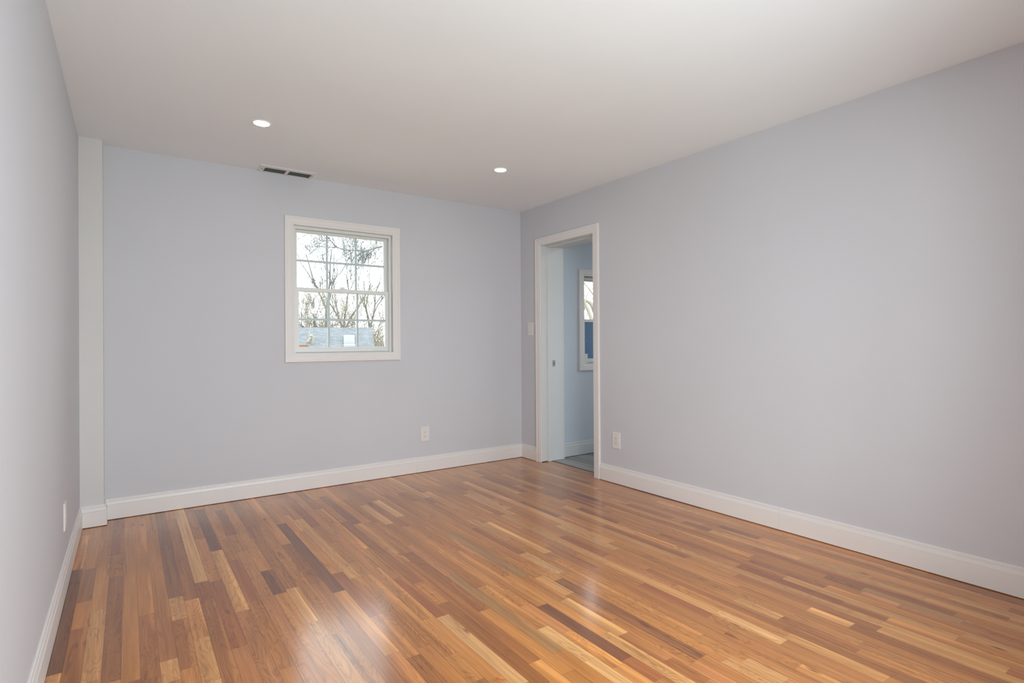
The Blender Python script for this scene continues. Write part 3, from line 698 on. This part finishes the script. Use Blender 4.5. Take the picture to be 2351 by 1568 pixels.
# bare trees
def bark(name, col):
    m = mat(name, col, .9); L = m.node_tree.links; g = N(m, 'ShaderNodeNewGeometry'); n = N(m, 'ShaderNodeTexNoise', Scale=6.0, Detail=4.0)
    hs = N(m, 'ShaderNodeHueSaturation'); hs.inputs['Color'].default_value = (*col, 1)
    mr = N(m, 'ShaderNodeMapRange'); mr.inputs['To Min'].default_value = .7; mr.inputs['To Max'].default_value = 1.3
    L.new(g.outputs['Position'], n.inputs['Vector']); L.new(n.outputs['Fac'], mr.inputs['Value']); L.new(mr.outputs[0], hs.inputs['Value'])
    L.new(hs.outputs[0], m.node_tree.nodes['Principled BSDF'].inputs['Base Color']); return m
M_bark = bark('grey_bark', (.145, .147, .138)); M_barkw = bark('tan_bark', (.30, .26, .20)); M_barkp = bark('pale_bark', (.27, .25, .21))
def limb(mb, rnd, p, d, ln, r, lvl, up=.25, twig=.012, spread=.75, kids=(3, 4), k=4):
    p = Vector(p); d = Vector(d).normalized(); n = 4; pts = [p.copy()]; rads = [r]; dirs = [d.copy()]
    for i in range(n):
        d = (d + Vector((rnd.gauss(0, .16), rnd.gauss(0, .16), rnd.gauss(0, .12) + up*.12))).normalized()
        p = p + d*ln/n; pts.append(p.copy()); rads.append(max(r*(1-.62*(i+1)/n), twig*.7)); dirs.append(d.copy())
    mb.tube(pts, rads, k if r > .03 else 3, cap=False)
    if lvl <= 0: return
    for q in range(rnd.randint(*kids)):
        t = rnd.uniform(.35, 1.0); i = min(int(t*n), n-1); b = pts[i].lerp(pts[i+1], t*n-i)
        a = rnd.uniform(0, 2*math.pi); dd = dirs[i]; s1 = dd.orthogonal().normalized(); s2 = dd.cross(s1)
        nd = (dd + (s1*math.cos(a)+s2*math.sin(a))*rnd.uniform(.5, 1.1)*spread + Vector((0,0,up*.5))).normalized()
        limb(mb, rnd, b, nd, ln*rnd.uniform(.55, .78), max(rads[i]*.62, twig), lvl-1, up, twig, spread, kids, k)
def tree(label, base, h, r, seed, m=M_bark, levels=4, up=.45, twig=.012, lean=(0, 0), kids=(3, 4), spread=.75, forks=4, split=.35, name='bare_tree'):
    rnd = random.Random(seed); root = thing(name, label, 'tree', base, 'bare trees outside')
    tr = MB(); b = Vector(base); pts = []; rads = []
    for i in range(7):
        t = i/6; pts.append(b + Vector((lean[0]*t + rnd.gauss(0, .05)*h*.1, lean[1]*t + rnd.gauss(0, .05)*h*.1, h*split*t))); rads.append(r*(1.15-.45*t))
    tr.tube(pts, rads, 9); tr.build('trunk', m, root, True)
    br_ = MB()
    for f_ in range(forks):
        a = 2*math.pi*(f_+rnd.random()*.6)/forks
        limb(br_, rnd, pts[-1] - Vector((0, 0, .1)), (math.cos(a)*.55, math.sin(a)*.55, 1.0), h*.34, r*.5, levels, up, twig, spread, kids)
    for f_ in range(3):
        i = 3 + f_; a = rnd.uniform(0, 6.28)
        limb(br_, rnd, pts[i], (math.cos(a), math.sin(a), .6), h*.26, r*.32, levels-1, up, twig, spread, kids)
    br_.build('branches', m, root, True, fix=False)
    return root
def at(az, dist): return (cx_ + math.sin(R(az))*dist, cy_ + math.cos(R(az))*dist, GZ)
def az_of(px): return 34.885 + math.degrees(math.atan((px-W2/2)/1264.8))
tree('slender V-forked bare tree behind the roof, left of the window middle', at(az_of(748), 47), 14.5, .17, 3, levels=5, twig=.012, kids=(2, 3), split=.5, forks=3, spread=.55)
tree('tall bare tree behind the roof in the middle of the window', at(az_of(790), 44), 13.5, .17, 8, levels=6, twig=.011, kids=(2, 3), split=.40, forks=4, spread=.6)
tree('low twiggy bare tree behind the far end of the roof', at(az_of(700), 42), 9.6, .12, 21, levels=6, twig=.010, kids=(2, 3), split=.4, spread=.6)
tree('wide bare tree behind the near roof end beside the window frame', at(az_of(850), 46), 12.5, .16, 34, levels=6, twig=.011, kids=(2, 3), split=.45, spread=.65)
tree('bushy tan bare tree just behind the ridge near the vent pipe', at(az_of(722), 38), 7.6, .07, 55, M_barkw, levels=5, twig=.010, kids=(3, 3), split=.35)
tree('bushy tan bare tree just behind the ridge above the skylight', at(az_of(806), 39), 7.4, .07, 66, M_barkw, levels=5, twig=.010, kids=(3, 3), split=.35)

# big near tree whose limb crosses the upper panes
near = thing('bare_tree', 'large near bare tree whose dark limb crosses the upper panes', 'tree', (3.3, 7.6, GZ), 'bare trees outside')
rnd = random.Random(5)
tr = MB().tube([(3.3,7.6,GZ), (3.25,7.55,-1), (3.15,7.5,1.2), (3.0,7.4,3.0), (3.0,7.4,4.6)], [.26,.22,.19,.16,.12], 12); tr.build('trunk', M_bark, near, True)
br_ = MB()
main = [(3.05,7.4,2.9), (2.4,7.2,3.15), (1.75,7.05,3.33), (1.46,7,3.29), (1.21,7,3.22), (.95,7,3.12), (.73,7,3.12), (.5,7,3.10), (.34,7,3.15), (.22,7,3.27), (.10,7,3.42), (-.05,7,3.62)]
br_.tube(main, [.055,.042,.030,.023,.019,.016,.013,.012,.011,.009,.007,.005], 6)
def twigp(pts, r0): br_.tube(pts, [r0*(1-.75*i/(len(pts)-1)) for i in range(len(pts))], 4)
twigp([(.95,7,3.12), (.84,7.02,3.05), (.74,7.05,2.98), (.68,7.1,2.86), (.58,7.12,2.74)], .020)
twigp([(.95,7,3.12), (.86,6.98,3.00), (.78,6.95,2.90), (.72,6.9,2.78)], .012)
twigp([(.34,7,3.15), (.18,7.02,3.13), (.02,7.05,3.14), (-.14,7.1,3.12), (-.34,7.15,3.18), (-.5,7.2,3.28)], .011)
twigp([(-.02,7.04,3.14), (-.10,7.03,3.04), (-.06,7.02,2.88), (.0,7.0,2.72)], .007)
twigp([(.22,7,3.27), (.05,6.97,3.24), (-.12,6.95,3.29), (-.28,6.94,3.40)], .008)
for q in range(30):                                        # long drooping and rising sprays off the limb
    i = 1 + q % (len(main)-2); b = Vector(main[i]).lerp(Vector(main[i+1]), rnd.random())
    limb(br_, rnd, b, (-.8+rnd.gauss(0, .3), rnd.gauss(0, .3), rnd.choice((-.75, -.95, -.6, .7))+rnd.gauss(0, .2)), rnd.uniform(.7, 1.5), .007, 2, -.15, .0032, .5, (1, 3))
for a in range(4):
    limb(br_, rnd, (3.0,7.4,4.2), (math.cos(a*1.6+.4), math.sin(a*1.6+.4), .9), 2.2, .075, 3, .2, .008)
limb(br_, rnd, (3.05,7.45,3.6), (-1, -.05, .55), 2.3, .035, 3, .1, .0035)
limb(br_, rnd, (3.1,7.5,2.2), (-1, .05, .35), 2.1, .025, 3, -.1, .0035)
br_.build('branches', M_bark, near, True, fix=False)

# tree outside the next room's window
t2 = thing('bare_tree', 'bare forked tree outside the narrow window beyond the doorway', 'tree', (5.9, 5.2, GZ), 'bare trees outside')
MB().tube([(5.9,5.2,GZ), (5.85,5.15,-.6), (5.75,5.05,1.3), (5.62,5,1.70), (5.52,5,1.90), (5.44,5,2.03), (5.30,5.0,2.3)], [.16,.13,.09,.045,.04,.036,.026], 9).build('trunk', M_barkw, t2, True)
br_ = MB()
br_.tube([(5.80,5,1.75), (5.66,5,2.01), (5.55,5,2.08), (5.44,5.02,2.12), (5.25,5.05,2.2)], [.065,.055,.045,.036,.02], 7)
br_.tube([(5.25,5.1,2.72), (5.44,5,2.48), (5.56,5,2.38), (5.68,5,2.26), (5.9,5,2.05)], [.011,.016,.018,.018,.02], 6)
br_.tube([(5.95,5,2.40), (5.67,5,2.39), (5.58,5,2.35), (5.53,5,2.31), (5.47,5,2.16), (5.43,5,1.98), (5.42,5,1.88)], [.013,.014,.015,.016,.015,.014,.012], 6)
for a, b_ in (((5.2,5,2.22), (5.9,5,2.14)), ((5.2,5,1.72), (5.9,5.1,2.25)), ((5.35,5,2.6), (5.42,5,1.6)), ((5.3,5,1.7), (5.9,5.1,1.85)), ((5.5,5.1,1.6), (5.75,5.1,2.1))):
    A, Bv = Vector(a), Vector(b_); br_.tube([A, A.lerp(Bv, .33)+Vector((0,0,.02)), A.lerp(Bv, .66)-Vector((0,0,.015)), Bv], [.008,.007,.006,.004], 4)
rnd = random.Random(9)
for q in range(14):
    limb(br_, rnd, (5.4+rnd.uniform(-.1,.4), 5.05, 1.6+rnd.uniform(0,.9)), (rnd.gauss(0,.7), .2, rnd.gauss(.4,.6)), .5, .006, 1, .1, .0035)
limb(br_, rnd, (5.8,5.1,1.5), (.5,.3,1), 2.2, .06, 3, .3, .006)
br_.build('branches', M_barkw, t2, True, fix=False)

# pale sapling in front of the roof and pale brush by its end
sap = MB(); S0 = Vector(at(az_of(697), 25)); 
sap_t = thing('sapling', 'thin pale leaning sapling in front of the roof at the left', 'tree', tuple(S0))
q0 = Vector(at(az_of(690), 25.0)); q1 = Vector(at(az_of(699), 25.0)); q2 = Vector(at(az_of(707), 25.0)); q3 = Vector(at(az_of(714), 25.0))
sap.tube([q0, (q1.x, q1.y, .95), (q2.x, q2.y, 1.45), (q3.x, q3.y, 1.85)], [.05, .026, .022, .014], 6)
sap.tube([(q2.x, q2.y, 1.4), (q2.x-.12, q2.y, 1.62)], [.012, .006], 4)
sap.build('stem', M_barkp, sap_t, True)
bb_ = MB(); rnd = random.Random(77)
for q in range(420):
    a = az_of(rnd.choice((rnd.gauss(884, 14), rnd.gauss(872, 8)))); b = Vector(at(a, rnd.uniform(26.5, 33)))
    hgt = rnd.uniform(3.0, 4.9); d = Vector((rnd.gauss(0,.35), rnd.gauss(0,.2), 1))
    pts = [b]; 
    for i in range(4):
        d = (d + Vector((rnd.gauss(0,.16), rnd.gauss(0,.16), 0))).normalized(); pts.append(pts[-1] + d*hgt/4)
    bb_.tube(pts, [.012,.011,.010,.008,.005], 3, cap=False)
o = bb_.build('brush_thicket', M_barkp, None, True, fix=False); tag(o, 'pale dry brush thicket beside the near end of the grey roof', 'brush', kind='stuff')
bb_ = MB(); rnd = random.Random(78)
for q in range(2400):
    b = Vector(at(az_of(rnd.uniform(655, 915)), rnd.uniform(41, 56))); hgt = rnd.uniform(4.0, 7.2)
    d = Vector((rnd.gauss(0,.3), rnd.gauss(0,.2), 1)); pts = [b]
    for i in range(4):
        d = (d + Vector((rnd.gauss(0,.16), rnd.gauss(0,.16), 0))).normalized(); pts.append(pts[-1] + d*hgt/4)
    bb_.tube(pts, [.017,.016,.015,.013,.010], 3, cap=False)
o = bb_.build('undergrowth', M_barkw, None, True, fix=False); tag(o, 'dense tan winter undergrowth behind the grey roof', 'undergrowth', kind='stuff')
